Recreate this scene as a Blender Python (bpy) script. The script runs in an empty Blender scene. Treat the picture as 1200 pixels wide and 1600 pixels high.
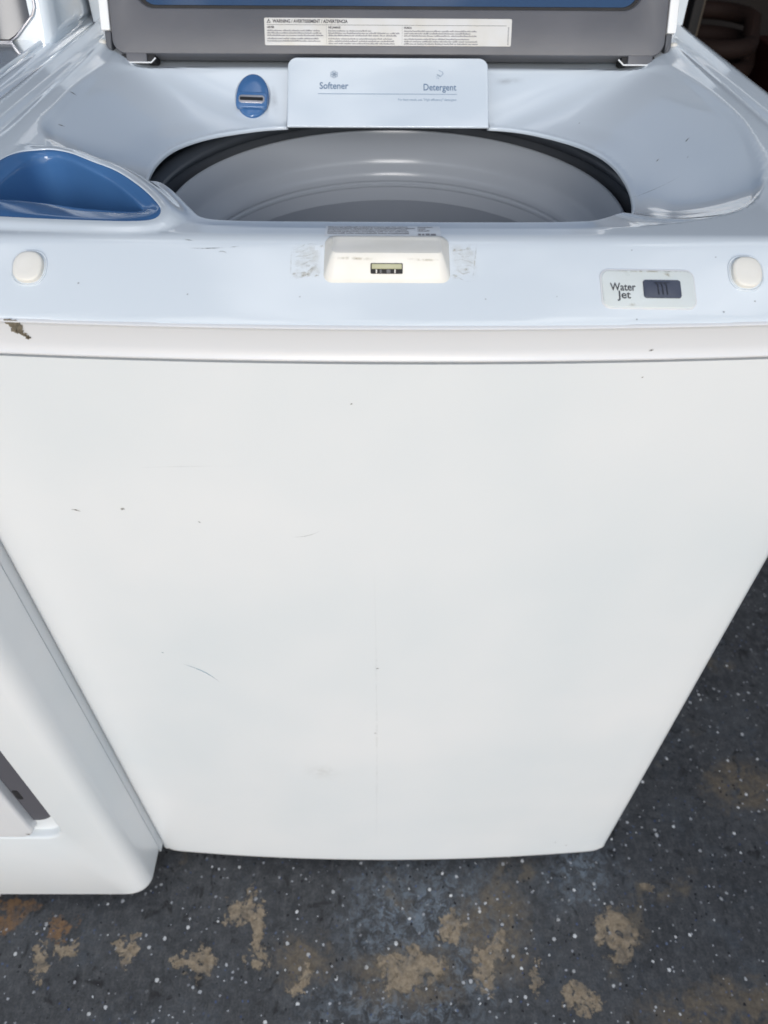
import bpy, bmesh, math, random
import numpy as np
from mathutils import Vector, Matrix
from mathutils.geometry import delaunay_2d_cdt

random.seed(7); np.random.seed(7)
S = bpy.context.scene
COL = S.collection

# ------------------------------------------------------------------ camera
cam_d = bpy.data.cameras.new("camera")
cam = bpy.data.objects.new("camera", cam_d); COL.objects.link(cam)
S.camera = cam
CX, CY, CH = -0.0073, -0.42703, 1.18862
PITCH, YAW, ROLL, FPX = 0.782785, 0.0061982, 0.0072140, 1133.27
fw = Vector((math.sin(YAW)*math.cos(PITCH), math.cos(YAW)*math.cos(PITCH), -math.sin(PITCH)))
rt = Vector((math.cos(YAW), -math.sin(YAW), 0)); up = rt.cross(fw)
r2 = rt*math.cos(ROLL) + up*math.sin(ROLL); u2 = -rt*math.sin(ROLL) + up*math.cos(ROLL)
m = Matrix(((r2.x, u2.x, -fw.x, CX), (r2.y, u2.y, -fw.y, CY), (r2.z, u2.z, -fw.z, CH), (0, 0, 0, 1)))
cam.matrix_world = m
cam_d.sensor_fit = 'HORIZONTAL'; cam_d.sensor_width = 36.0; cam_d.lens = FPX*36.0/1200.0
cam_d.clip_start = 0.01; cam_d.clip_end = 200
cam_d.dof.use_dof = True; cam_d.dof.focus_distance = 0.60; cam_d.dof.aperture_fstop = 10.0

# ------------------------------------------------------------------ world, sun, exposure
SUN_EL, SUN_AZ = 20.0, 180.0            # degrees; the light comes from behind the photographer
w = bpy.data.worlds.new("World"); S.world = w; w.use_nodes = True
nt = w.node_tree; nt.nodes.clear()
sky = nt.nodes.new('ShaderNodeTexSky'); sky.sky_type = 'NISHITA'; sky.sun_disc = False
sky.sun_elevation = math.radians(SUN_EL); sky.sun_rotation = math.radians(SUN_AZ)
sky.air_density = 1.0; sky.dust_density = 0.6; sky.ozone_density = 0.5
tc = nt.nodes.new('ShaderNodeTexCoord')
mp = nt.nodes.new('ShaderNodeMapping'); mp.inputs['Scale'].default_value = (1.6, 1.6, 3.4)
nz = nt.nodes.new('ShaderNodeTexNoise'); nz.inputs['Scale'].default_value = 1.7; nz.inputs['Detail'].default_value = 7
nz.inputs['Roughness'].default_value = 0.55
cr = nt.nodes.new('ShaderNodeValToRGB'); cr.color_ramp.elements[0].position = 0.49; cr.color_ramp.elements[1].position = 0.63
mx = nt.nodes.new('ShaderNodeMix'); mx.data_type = 'RGBA'
mx.inputs[7].default_value = (11.5, 11.6, 11.9, 1)
bg = nt.nodes.new('ShaderNodeBackground'); bg.inputs['Strength'].default_value = 0.09
wo = nt.nodes.new('ShaderNodeOutputWorld')
L = nt.links.new
L(tc.outputs['Generated'], mp.inputs['Vector']); L(mp.outputs['Vector'], nz.inputs['Vector'])
L(nz.outputs['Fac'], cr.inputs['Fac']); L(cr.outputs['Color'], mx.inputs[0])
L(sky.outputs['Color'], mx.inputs[6]); L(mx.outputs[2], bg.inputs['Color']); L(bg.outputs['Background'], wo.inputs['Surface'])

sl = bpy.data.lights.new("sun", 'SUN'); sl.energy = 1.0; sl.angle = math.radians(24); sl.color = (1.0, 0.988, 0.975)
so = bpy.data.objects.new("sun", sl); COL.objects.link(so)
sd = Vector((math.sin(math.radians(SUN_AZ))*math.cos(math.radians(SUN_EL)), math.cos(math.radians(SUN_AZ))*math.cos(math.radians(SUN_EL)), math.sin(math.radians(SUN_EL))))
so.rotation_euler = sd.to_track_quat('Z', 'Y').to_euler()
S.view_settings.view_transform = 'Standard'; S.view_settings.look = 'None'
S.view_settings.exposure = 0.63; S.view_settings.gamma = 1.0

# ------------------------------------------------------------------ helpers: materials
def srgb(r, g, b):
    f = lambda c: (c/12.92 if c <= 0.04045 else ((c+0.055)/1.055)**2.4)
    return (f(r/255), f(g/255), f(b/255), 1)

def mat(name, color, rough=0.4, metal=0.0, var=0.04, vscale=9.0, bump=0.0, bscale=300.0, coat=0.0, spec=0.5, rvar=0.05, tint=None, cr_=0.06):
    """principled paint / plastic / metal with noise-driven colour and roughness variation and fine relief"""
    M = bpy.data.materials.new(name); M.use_nodes = True
    n = M.node_tree; b = n.nodes['Principled BSDF']; l = n.links.new
    if len(color) == 3: color = (*color, 1)
    t = n.nodes.new('ShaderNodeTexCoord')
    a = n.nodes.new('ShaderNodeTexNoise'); a.inputs['Scale'].default_value = vscale; a.inputs['Detail'].default_value = 3
    l(t.outputs['Object'], a.inputs['Vector'])
    x = n.nodes.new('ShaderNodeMix'); x.data_type = 'RGBA'
    c2 = tint if tint else tuple(c*(1-var) for c in color[:3])
    x.inputs[6].default_value = color; x.inputs[7].default_value = (*c2[:3], 1)
    rp = n.nodes.new('ShaderNodeMapRange'); rp.inputs[1].default_value = 0.2; rp.inputs[2].default_value = 0.8
    l(a.outputs['Fac'], rp.inputs[0]); l(rp.outputs[0], x.inputs[0]); l(x.outputs[2], b.inputs['Base Color'])
    r = n.nodes.new('ShaderNodeMapRange'); r.inputs[1].default_value = 0.15; r.inputs[2].default_value = 0.85
    r.inputs[3].default_value = max(0.02, rough-rvar); r.inputs[4].default_value = rough+rvar
    a2 = n.nodes.new('ShaderNodeTexNoise'); a2.inputs['Scale'].default_value = vscale*2.3; a2.inputs['Detail'].default_value = 3
    l(t.outputs['Object'], a2.inputs['Vector']); l(a2.outputs['Fac'], r.inputs[0]); l(r.outputs[0], b.inputs['Roughness'])
    b.inputs['Metallic'].default_value = metal
    b.inputs['Specular IOR Level'].default_value = spec
    b.inputs['Coat Weight'].default_value = coat; b.inputs['Coat Roughness'].default_value = cr_
    if bump > 0:
        a3 = n.nodes.new('ShaderNodeTexNoise'); a3.inputs['Scale'].default_value = bscale; a3.inputs['Detail'].default_value = 3
        l(t.outputs['Object'], a3.inputs['Vector'])
        bp = n.nodes.new('ShaderNodeBump'); bp.inputs['Strength'].default_value = bump; bp.inputs['Distance'].default_value = 0.001
        l(a3.outputs['Fac'], bp.inputs['Height']); l(bp.outputs['Normal'], b.inputs['Normal'])
    return M

def mark_mat(name, color, alpha, nscale=400.0, lo=0.35, hi=0.6, edge=0.5):
    """thin mark (scuff, glue, grime): soft edge from its UVs, broken up by noise"""
    M = bpy.data.materials.new(name); M.use_nodes = True
    n = M.node_tree; b = n.nodes['Principled BSDF']; l = n.links.new
    b.inputs['Base Color'].default_value = color; b.inputs['Roughness'].default_value = 0.6
    uv = n.nodes.new('ShaderNodeUVMap'); uv.uv_map = 'UVMap'
    sx = n.nodes.new('ShaderNodeSeparateXYZ'); l(uv.outputs['UV'], sx.inputs[0])
    def soft(sock):
        s = n.nodes.new('ShaderNodeMath'); s.operation = 'SUBTRACT'; s.inputs[1].default_value = 0.5; l(sock, s.inputs[0])
        ab = n.nodes.new('ShaderNodeMath'); ab.operation = 'ABSOLUTE'; l(s.outputs[0], ab.inputs[0])
        mr = n.nodes.new('ShaderNodeMapRange'); mr.inputs[1].default_value = 0.5; mr.inputs[2].default_value = 0.5-edge*0.5
        l(ab.outputs[0], mr.inputs[0]); return mr.outputs[0]
    t = n.nodes.new('ShaderNodeTexCoord'); a = n.nodes.new('ShaderNodeTexNoise')
    a.inputs['Scale'].default_value = nscale; a.inputs['Detail'].default_value = 6; a.inputs['Roughness'].default_value = 0.65
    l(t.outputs['Object'], a.inputs['Vector'])
    mr = n.nodes.new('ShaderNodeMapRange'); mr.inputs[1].default_value = lo; mr.inputs[2].default_value = hi; l(a.outputs['Fac'], mr.inputs[0])
    def mul(p, q):
        k = n.nodes.new('ShaderNodeMath'); k.operation = 'MULTIPLY'; l(p, k.inputs[0])
        if isinstance(q, float): k.inputs[1].default_value = q
        else: l(q, k.inputs[1])
        return k.outputs[0]
    o = mul(mul(mul(soft(sx.outputs[0]), soft(sx.outputs[1])), mr.outputs[0]), float(alpha))
    l(o, b.inputs['Alpha'])
    return M

def print_mat(name, color, rough=0.5):
    return mat(name, color, rough=rough, var=0.15, vscale=200)

# ------------------------------------------------------------------ helpers: objects
def link(name, me, mats, parent=None, smooth=True):
    o = bpy.data.objects.new(name, me); COL.objects.link(o)
    for mm in (mats if isinstance(mats, (list, tuple)) else [mats]): me.materials.append(mm)
    if smooth: me.shade_smooth()
    if parent: o.parent = parent
    return o

def from_data(name, V, F, mats, parent=None, smooth=True, mi=None):
    me = bpy.data.meshes.new(name); me.from_pydata([tuple(v) for v in V], [], [tuple(f) for f in F]); me.update()
    o = link(name, me, mats, parent, smooth)
    if mi is not None: me.polygons.foreach_set('material_index', mi)
    return o

def sharp(o, deg=32):
    me = o.data
    bm = bmesh.new(); bm.from_mesh(me); bmesh.ops.recalc_face_normals(bm, faces=bm.faces)
    lim = math.radians(deg)
    for e in bm.edges:
        if len(e.link_faces) == 2: e.smooth = e.calc_face_angle(0) < lim
    bm.to_mesh(me); bm.free(); return o

def empty(name, loc, label, cat, group=None):
    o = bpy.data.objects.new(name, None); COL.objects.link(o); o.location = loc
    o['label'] = label; o['category'] = cat
    if group: o['group'] = group
    return o

def rrect(x0, x1, y0, y1, r, n=8, rs=None):
    """closed rounded rectangle, counter-clockwise; rs = radii of (br, tr, tl, bl)"""
    rs = rs or (r, r, r, r); P = []
    for (cx, cy, a0, q) in ((x1, y0, -90, rs[0]), (x1, y1, 0, rs[1]), (x0, y1, 90, rs[2]), (x0, y0, 180, rs[3])):
        sx = -1 if cx == x1 else 1; sy = -1 if cy == y1 else 1
        for k in range(n+1):
            a = math.radians(a0 + 90*k/n)
            P.append((cx+sx*q+q*math.cos(a), cy+sy*q+q*math.sin(a)))
    return P

class Frame:
    def __init__(s, o, ex, ey):
        s.o = Vector(o); s.ex = Vector(ex).normalized(); s.ey = Vector(ey).normalized(); s.n = s.ex.cross(s.ey).normalized()
    def __call__(s, u, v, w=0.0): return s.o + s.ex*u + s.ey*v + s.n*w

def loft(name, loops, mats, parent=None, cap0=False, cap1=True, deg=32, mi=None):
    n = len(loops[0]); V = [p for lp in loops for p in lp]; F = []; M = []
    for i in range(len(loops)-1):
        for j in range(n):
            k = (j+1) % n; F.append((i*n+j, i*n+k, (i+1)*n+k, (i+1)*n+j)); M.append(mi[i] if mi else 0)
    if cap0: F.append(tuple(range(n))[::-1]); M.append(mi[0] if mi else 0)
    if cap1: F.append(tuple((len(loops)-1)*n+j for j in range(n))); M.append(mi[-1] if mi else 0)
    return sharp(from_data(name, V, F, mats, parent, True, M), deg)

def slab(name, fr, x0, x1, y0, y1, r, w0, w1, e, mats, parent=None, n=8, rs=None, steps=4, cap0=True, deg=40):
    """rounded-rectangle plate in a frame, from height w0 to w1 with a rolled top edge of radius e"""
    loops = [[fr(u, v, w0) for u, v in rrect(x0, x1, y0, y1, r, n, rs)]]
    for k in range(steps+1):
        a = math.pi/2*k/steps; d = e*(1-math.cos(a)); h = w1-e+e*math.sin(a)
        loops.append([fr(u, v, h) for u, v in rrect(x0+d, x1-d, y0+d, y1-d, max(r-d, 0.0002), n, tuple(max(q-d, .0002) for q in rs) if rs else None)])
    return loft(name, loops, mats, parent, cap0=cap0, deg=deg)

def lathe(name, prof, c, mats, parent=None, n=128, a0=0, a1=360, mi=None):
    full = abs(a1-a0-360) < 1e-6; k = n if full else n+1; V = []; F = []; M = []
    for (r, z) in prof:
        for j in range(k):
            a = math.radians(a0+(a1-a0)*j/n); V.append((c[0]+r*math.cos(a), c[1]+r*math.sin(a), c[2]+z))
    for i in range(len(prof)-1):
        for j in range(n):
            q = (j+1) % k; F.append((i*k+j, i*k+q, (i+1)*k+q, (i+1)*k+j)); M.append(mi[i] if mi else 0)
    return sharp(from_data(name, V, F, mats, parent, True, M), 40)

def tube(name, pts, r, mats, parent=None, n=10):
    V = []; F = []
    for i, p in enumerate(pts):
        p = Vector(p); a = Vector(pts[max(i-1, 0)]); b = Vector(pts[min(i+1, len(pts)-1)]); t = (b-a).normalized()
        s = t.orthogonal().normalized() if i == 0 else (s - t*s.dot(t)).normalized(); q = t.cross(s)
        rr = r[i] if isinstance(r, (list, tuple)) else r
        for j in range(n):
            g = 2*math.pi*j/n; V.append(p+s*rr*math.cos(g)+q*rr*math.sin(g))
    for i in range(len(pts)-1):
        for j in range(n):
            k = (j+1) % n; F.append((i*n+j, i*n+k, (i+1)*n+k, (i+1)*n+j))
    F.append(tuple(range(n))[::-1]); F.append(tuple((len(pts)-1)*n+j for j in range(n)))
    return sharp(from_data(name, V, F, mats, parent), 50)

class Ink:
    """collects flat print (lettering, strokes, bars) in (u, v) and lays it on a surface"""
    def __init__(s): s.V = []; s.F = []
    def poly(s, P):
        b = len(s.V); s.V += [(p[0], p[1]) for p in P]; s.F.append(tuple(range(b, b+len(P))))
    def bar(s, x0, y0, x1, y1): s.poly([(x0, y0), (x1, y0), (x1, y1), (x0, y1)])
    def stroke(s, pts, wd):
        for (a, b) in zip(pts[:-1], pts[1:]):
            dx, dy = b[0]-a[0], b[1]-a[1]; d = math.hypot(dx, dy) or 1; nx, ny = -dy/d*wd/2, dx/d*wd/2
            ex, ey = dx/d*wd*.3, dy/d*wd*.3
            s.poly([(a[0]-nx-ex, a[1]-ny-ey), (b[0]-nx+ex, b[1]-ny+ey), (b[0]+nx+ex, b[1]+ny+ey), (a[0]+nx-ex, a[1]+ny-ey)])
    def text(s, txt, x, y, size, align='LEFT', fit=None, sx=1.0, bold=.012):
        cu = bpy.data.curves.new('t', 'FONT'); cu.body = txt; cu.size = size; cu.align_x = align; cu.resolution_u = 3; cu.offset = bold*size
        ob = bpy.data.objects.new('t', cu); COL.objects.link(ob)
        dg = bpy.context.evaluated_depsgraph_get(); dg.update(); me = bpy.data.meshes.new_from_object(ob.evaluated_get(dg))
        P = [(v.co.x, v.co.y) for v in me.vertices]
        if fit and P:
            wd = max(p[0] for p in P)-min(p[0] for p in P); sx = fit/wd
        b = len(s.V); s.V += [(x+p[0]*sx, y+p[1]) for p in P]
        s.F += [tuple(b+i for i in f.vertices) for f in me.polygons]
        bpy.data.objects.remove(ob); bpy.data.curves.remove(cu); bpy.data.meshes.remove(me)
    def words(s, x0, x1, y, h, seed, ragged=True):
        """fine print too small to read in the photograph: a row of word-long dashes"""
        rnd = random.Random(seed); x = x0
        while x < x1:
            wd = h*rnd.uniform(1.2, 5.5)
            if x+wd > x1: break
            q = x
            while q < x+wd:
                d = h*rnd.uniform(.35, .6); hh = h*rnd.choice((.55, .62, .9, .6)); s.bar(q, y, q+d*.8, y+hh); q += d
            x += wd+h*.5
    def build(s, name, f, mats, parent):
        return from_data(name, [f(u, v) for u, v in s.V], s.F, mats, parent, False)

def smark(name, pts, wd, surf, mats, parent, off=0.00025):
    """ribbon mark laid on a surface: pts in the surface's (u, v), wd = width or list"""
    V = []; F = []; n = len(pts)
    for i, p in enumerate(pts):
        a = pts[max(i-1, 0)]; b = pts[min(i+1, n-1)]; dx, dy = b[0]-a[0], b[1]-a[1]; d = math.hypot(dx, dy) or 1
        q = (wd[i] if isinstance(wd, (list, tuple)) else wd)/2
        for k in (-1, 0, 1): V.append(surf(p[0]-dy/d*q*k, p[1]+dx/d*q*k, off))
    for i in range(n-1):
        for k in (0, 1): F.append((i*3+k, i*3+k+1, i*3+4+k, i*3+3+k))
    o = from_data(name, V, F, mats, parent)
    uv = o.data.uv_layers.new(name='UVMap')
    for lp in o.data.loops: uv.data[lp.index].uv = ((lp.vertex_index//3)/(n-1), (lp.vertex_index % 3)/2)
    return o

def spline(P, n=8, closed=True):
    out = []; N = len(P)
    for i in range(N if closed else N-1):
        g = (lambda k: P[k % N]) if closed else (lambda k: P[min(max(k, 0), N-1)])
        p0, p1, p2, p3 = g(i-1), g(i), g(i+1), g(i+2)
        for j in range(n):
            t = j/n
            out.append(tuple(0.5*((2*b)+(c-a)*t+(2*a-5*b+4*c-d)*t*t+(3*b-a-3*c+d)*t**3) for a, b, c, d in zip(p0, p1, p2, p3)))
    if not closed: out.append(tuple(P[-1]))
    return out

def resample(P, step, closed=True):
    P = [np.array(p, float) for p in P]; Q = P+[P[0]] if closed else P
    sg = np.array([np.linalg.norm(b-a) for a, b in zip(Q[:-1], Q[1:])]); cs = np.concatenate([[0], np.cumsum(sg)])
    n = max(3, int(round(cs[-1]/step))); T = np.linspace(0, cs[-1], n, endpoint=not closed)
    A = np.array(Q); return np.stack([np.interp(T, cs, A[:, 0]), np.interp(T, cs, A[:, 1])], 1)

def seg_dist(P, poly, closed=True):
    """distance of points to a closed polyline and the nearest point"""
    A = np.asarray(poly); B = np.roll(A, -1, 0); best = np.full(len(P), 1e9); near = np.zeros((len(P), 2))
    for a, b in list(zip(A, B))[:None if closed else -1]:
        ab = b-a; t = np.clip(((P-a)@ab)/(ab@ab+1e-18), 0, 1); q = a+t[:, None]*ab; d = np.hypot(*(P-q).T)
        k = d < best; best[k] = d[k]; near[k] = q[k]
    return best, near

def inside(P, poly):
    A = np.asarray(poly); B = np.roll(A, -1, 0); c = np.zeros(len(P), bool)
    for (x0, y0), (x1, y1) in zip(A, B):
        if y0 == y1: continue
        k = ((y0 > P[:, 1]) != (y1 > P[:, 1])) & (P[:, 0] < (x1-x0)*(P[:, 1]-y0)/(y1-y0)+x0); c ^= k
    return c

def patch2d(outer, holes, step, extra=()):
    """triangulates a region with holes on a fine grid; returns points, triangles and the boundary index loops"""
    lo = np.min(outer, 0); hi = np.max(outer, 0)
    gx = np.arange(lo[0]+step/2, hi[0], step); gy = np.arange(lo[1]+step/2, hi[1], step)
    G = np.stack(np.meshgrid(gx, gy), -1).reshape(-1, 2); G[:, 0] += ((np.round((G[:, 1]-lo[1])/step).astype(int)) % 2)*step*.5-step*.25
    keep = inside(G, outer)
    for lp in [outer]+holes:
        d, _ = seg_dist(G, lp); keep &= d > step*.55
    for h in holes: keep &= ~inside(G, h)
    G = G[keep]
    for ex in extra:                       # denser rows along creases
        ex = np.asarray(ex); k = inside(ex, outer)
        for lp in [outer]+holes:
            d, _ = seg_dist(ex, lp); k &= d > .0007
        for h in holes: k &= ~inside(ex, h)
        ex = ex[k]
        if len(ex):
            lo2, hi2 = ex.min(0)-.01, ex.max(0)+.01
            c = ((G > lo2) & (G < hi2)).all(1); far = np.ones(len(G), bool); sub = G[c]; m_ = np.full(len(sub), 1e9)
            for q in ex: m_ = np.minimum(m_, np.hypot(*(sub-q).T))
            far[c] = m_ > step*.42; G = np.concatenate([G[far], ex])
    V = []; E = []; loops = []
    for lp in [outer]+holes:
        b = len(V); V += [tuple(p) for p in lp]; n = len(lp)
        E += [(b+i, b+(i+1) % n) for i in range(n)]; loops.append(list(range(b, b+n)))
    nb = len(V); V += [tuple(p) for p in G]
    vo, eo, fo, ov, oe, of = delaunay_2d_cdt([Vector(v) for v in V], E, [], 0, 1e-7, True)
    P = np.array([(v.x, v.y) for v in vo]); F = np.array([f for f in fo if len(f) == 3])
    C = P[F].mean(1); k = inside(C, outer)
    for h in holes: k &= ~inside(C, h)
    F = F[k]
    a, b, c = P[F[:, 0]], P[F[:, 1]], P[F[:, 2]]
    ar = (b[:, 0]-a[:, 0])*(c[:, 1]-a[:, 1])-(b[:, 1]-a[:, 1])*(c[:, 0]-a[:, 0])
    F[ar < 0] = F[ar < 0][:, ::-1]
    inv = {}
    for i, src in enumerate(ov):
        for s_ in src: inv[s_] = i
    return P, F, [[inv[i] for i in lp] for lp in loops]

def sstep(a, b, x):
    t = np.clip((x-a)/(b-a), 0, 1); return t*t*(3-2*t)
def smin(a, b, k):
    h = np.clip(0.5+0.5*(b-a)/k, 0, 1); return b*(1-h)+a*h-k*h*(1-h)
def smax(a, b, k): return -smin(-a, -b, k)

# ------------------------------------------------------------------ materials
M_FLOORBASE = None
M_paint = mat('white_enamel', (0.81, 0.815, 0.825), rough=0.36, var=0.0, tint=(0.665, 0.715, 0.745), vscale=3.6, coat=0.3, rvar=0.03, bump=0.03, bscale=900, cr_=.22)  # cool tint mottling stands in for soft reflections, painted into the base colour
M_plastic = mat('white_glossy_plastic', (0.665, 0.725, 0.78), rough=0.13, tint=(0.65, 0.71, 0.765), vscale=7, coat=1.0, rvar=0.03, cr_=.025)
M_trim = mat('white_trim_plastic', (0.69, 0.70, 0.725), rough=0.33, tint=(0.67, 0.68, 0.70), vscale=12)
M_cream = mat('aged_cream_plastic', (0.79, 0.775, 0.735), rough=0.45, tint=(0.72, 0.70, 0.64), vscale=45, bump=0.05)
M_blue = mat('blue_plastic', (0.070, 0.180, 0.385), rough=0.12, tint=(0.052, 0.145, 0.33), vscale=15, coat=0.3)
M_lid = mat('dark_grey_lid_plastic', (0.122, 0.123, 0.137), rough=0.38, tint=(0.09, 0.093, 0.105), vscale=14, bump=0.25, bscale=1600)
M_lidcorner = mat('lid_corner_plastic', (0.080, 0.085, 0.098), rough=0.45, vscale=14, bump=0.2, bscale=1600)
M_shell = mat('lid_shell_plastic', (0.80, 0.81, 0.82), rough=0.2, vscale=10, coat=0.2)
M_glass = mat('tinted_lid_glass', (0.012, 0.045, 0.115), rough=0.05, vscale=5, rvar=0.02, coat=1.0, spec=0.8)
M_black = mat('black_rubber', (0.012, 0.012, 0.014), rough=0.7, vscale=30)
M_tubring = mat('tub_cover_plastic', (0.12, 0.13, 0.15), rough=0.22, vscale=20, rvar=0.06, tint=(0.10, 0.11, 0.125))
M_ring = mat('balance_ring_plastic', (0.48, 0.51, 0.555), rough=0.20, vscale=8, tint=(0.455, 0.485, 0.53), bump=0.03)
M_steel = mat('drum_steel', (0.40, 0.43, 0.48), rough=0.36, metal=0.2, vscale=12, bump=0.05)
M_label = mat('paper_label', (0.66, 0.665, 0.68), rough=0.45, tint=(0.60, 0.58, 0.53), vscale=40)
M_ink = print_mat('dark_print', (0.05, 0.05, 0.06))
M_inkfine = print_mat('fine_grey_print', (0.23, 0.23, 0.25))
M_inkblue = print_mat('blue_grey_print', (0.16, 0.24, 0.36))
M_inkpale = print_mat('pale_blue_print', (0.33, 0.42, 0.53))
M_jet = mat('water_jet_plate', (0.66, 0.71, 0.72), rough=0.3, tint=(0.62, 0.66, 0.64), vscale=60, coat=.2)
M_key = mat('smoked_button', (0.045, 0.055, 0.085), rough=0.22, tint=(0.075, 0.085, 0.12), vscale=70)
M_keyline = mat('button_engraving', (0.02, 0.024, 0.036), rough=0.5)
M_silver = mat('satin_silver', (0.55, 0.54, 0.57), rough=0.3, metal=0.8, vscale=60)
M_latch = mat('nylon_latch', (0.37, 0.37, 0.22), rough=0.4, vscale=80)
M_clearfilm = mat('clear_sticker_film', (0.60, 0.635, 0.67), rough=0.12, tint=(0.66, 0.69, 0.72), vscale=120)
M_scuff_blue = mark_mat('blue_scuff', (0.24, 0.40, 0.52, 1), 0.9, 300, 0.1, 0.5, 1.0)
M_scuff_grey = mark_mat('grey_scuff', (0.10, 0.10, 0.11, 1), 0.85, 500, 0.30, 0.55, 1.0)
M_scuff_pale = mark_mat('faint_stain', (0.42, 0.38, 0.30, 1), 0.13, 120, 0.35, 0.65, 1.0)
M_speck = mark_mat('brown_speck', (0.14, 0.11, 0.08, 1), 0.85, 700, 0.25, 0.5, 0.9)
M_rust = mark_mat('chipped_grime', (0.17, 0.145, 0.105, 1), 1.0, 260, 0.30, 0.36, 0.12)
M_glue = mark_mat('tape_glue', (0.50, 0.43, 0.29, 1), 0.24, 130, 0.40, 0.75, 0.35)
M_glueline = mark_mat('tape_glue_line', (0.36, 0.28, 0.15, 1), 0.6, 350, 0.40, 0.6, 1.0)
M_grime = mark_mat('soft_grime', (0.13, 0.125, 0.12, 1), 0.35, 60, 0.30, 0.75, 1.0)

# ================================================================== THE WASHER
W = 0.343
BUL = 0.0152
bulge = lambda x: -BUL*(1-(x/W)**2)
washer = empty('washing_machine', (0, 0, 0), 'white top loading washing machine with its grey lid propped open', 'washing machine')

# ---- front panel: bowed sheet steel, edges rolled back
def panel_y(x, z):
    y = bulge(x) + 0.0030*sstep(W-0.026, W, np.abs(x))
    q = np.maximum(0, np.abs(x)-(W-0.006)); y = y + 0.006-np.sqrt(np.maximum(0.006**2-q*q, 0))
    q = np.maximum(0, 0.026-z); y = y+0.006-np.sqrt(np.maximum(0.006**2-q*q, 0))
    return y + 0.0007*np.sin(x*9+1.0)*np.sin(z*7.0)*0.6
ZP = 0.9175
out = resample(rrect(-W, W, 0.020, ZP, 0.004, 6, rs=(0.006, 0.002, 0.002, 0.014)), 0.004)
P, F, lp = patch2d(out, [], 0.0085, extra=[np.stack([np.full(220, s_*(W-q_)), np.linspace(.03, .915, 220)], -1) for s_ in (-1, 1) for q_ in (.0010, .0022, .0036, .0052, .0072, .0110)]
                  + [np.stack([np.linspace(-.328, .328, 160), np.full(160, .020+q_)], -1) for q_ in (.0010, .0022, .0036, .0052, .0072)])
Y = panel_y(P[:, 0], P[:, 1])
V = [(p[0], y, p[1]) for p, y in zip(P, Y)]; Fl = [tuple(int(i) for i in f) for f in F]
ring = lp[0]; b0 = len(V)
for i in ring: V.append((V[i][0], 0.035, V[i][2]))
nr = len(ring)
for j in range(nr): k = (j+1) % nr; Fl.append((ring[j], b0+j, b0+k, ring[k]))
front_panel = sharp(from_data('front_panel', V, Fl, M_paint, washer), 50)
onpanel = lambda x, z, off=0.0: Vector((x, float(panel_y(np.array(x), np.array(z)))-off, z))

# ---- body sides and back
bodyf = Frame((0, 0, 0), (1, 0, 0), (0, 1, 0))
def plate_box(name, x0, x1, y0, y1, z0, z1, mats, parent, e=0.003):
    fr = Frame((0, 0, 0), (1, 0, 0), (0, 1, 0)); return slab(name, fr, x0, x1, y0, y1, e, z0, z1, e, mats, parent, n=3)
for s_ in (-1, 1):
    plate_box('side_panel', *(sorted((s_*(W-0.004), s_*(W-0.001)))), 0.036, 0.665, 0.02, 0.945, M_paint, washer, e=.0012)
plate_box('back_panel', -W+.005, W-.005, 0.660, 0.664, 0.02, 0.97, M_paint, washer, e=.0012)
for s_ in (-1, 1):
    for yy in (0.07, 0.62):
        lathe('foot', [(0.0, 0.0), (0.02, 0.0), (0.022, 0.004), (0.020, 0.014), (0.008, 0.016), (0.008, 0.03)], (s_*0.29, yy, 0), M_black, washer, n=24)
plate_box('base_pan', -W+.006, W-.006, 0.04, 0.655, 0.022, 0.028, M_black, washer, e=.0012)

# ---- the band under the top cover
ZB0, ZB1 = 0.9195, 0.9455
xs = np.linspace(-W, W, 61); prof = [(0.004, ZB0), (0.0005, ZB0), (-0.0012, ZB0+.0005), (-0.0016, ZB0+.0015), (-0.0012, ZB0+.0026), (-0.0004, ZB0+.0034), (-.0002, ZB0+.010), (0.0002, ZB1-.004), (-.0003, ZB1-.0024), (-.0010, ZB1-.0012), (-.0004, ZB1-.0003), (.004, ZB1)]
V = []; Fl = []
for x in xs:
    xr = max(0, abs(x)-(W-.012)); dy = .012-math.sqrt(max(0, .012**2-xr*xr))
    for (dyy, z) in prof: V.append((x, bulge(x)+dyy+dy, z))
n = len(prof)
for i in range(60):
    for j in range(n-1): Fl.append((i*n+j, (i+1)*n+j, (i+1)*n+j+1, i*n+j+1))
front_band = sharp(from_data('front_trim_band', V, Fl, M_trim, washer), 60)
plate_box('inner_bulkhead', -W+.006, W-.006, 0.006, 0.010, 0.90, 0.944, M_black, washer, e=.001)

# ---- top cover: one moulded surface z = h(x, y) with openings for tub, cup and drawer
CREST_Y, CREST_Z = 0.044, 0.978
OPEN = [(0.118, 0.419), (0.157, 0.402), (0.191, 0.364), (0.211, 0.312), (0.2165, 0.258), (0.211, 0.205), (0.195, 0.155), (0.172, 0.110), (0.150, 0.082), (0.125, 0.073),
        (0.06, 0.071), (0.0, 0.071), (-0.06, 0.071), (-0.110, 0.072), (-0.133, 0.077), (-0.146, 0.094), (-0.160, 0.118), (-0.180, 0.152), (-0.204, 0.195), (-0.219, 0.245), (-0.2225, 0.292),
        (-0.213, 0.343), (-0.190, 0.382), (-0.156, 0.406), (-0.118, 0.419), (-0.06, 0.421), (0.0, 0.4215), (0.06, 0.421)]
OPEN = resample(spline(OPEN, 12), 0.0028)
CUP = [(-0.3000, 0.080), (-0.3010, 0.110), (-0.2995, 0.150), (-0.293, 0.180), (-0.279, 0.193), (-0.258, 0.187), (-0.232, 0.167), (-0.208, 0.147), (-0.186, 0.121), (-0.169, 0.096), (-0.159, 0.076), (-0.161, 0.063), (-0.176, 0.0595), (-0.21, 0.0605), (-0.25, 0.063), (-0.28, 0.066), (-0.294, 0.070)]
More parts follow.
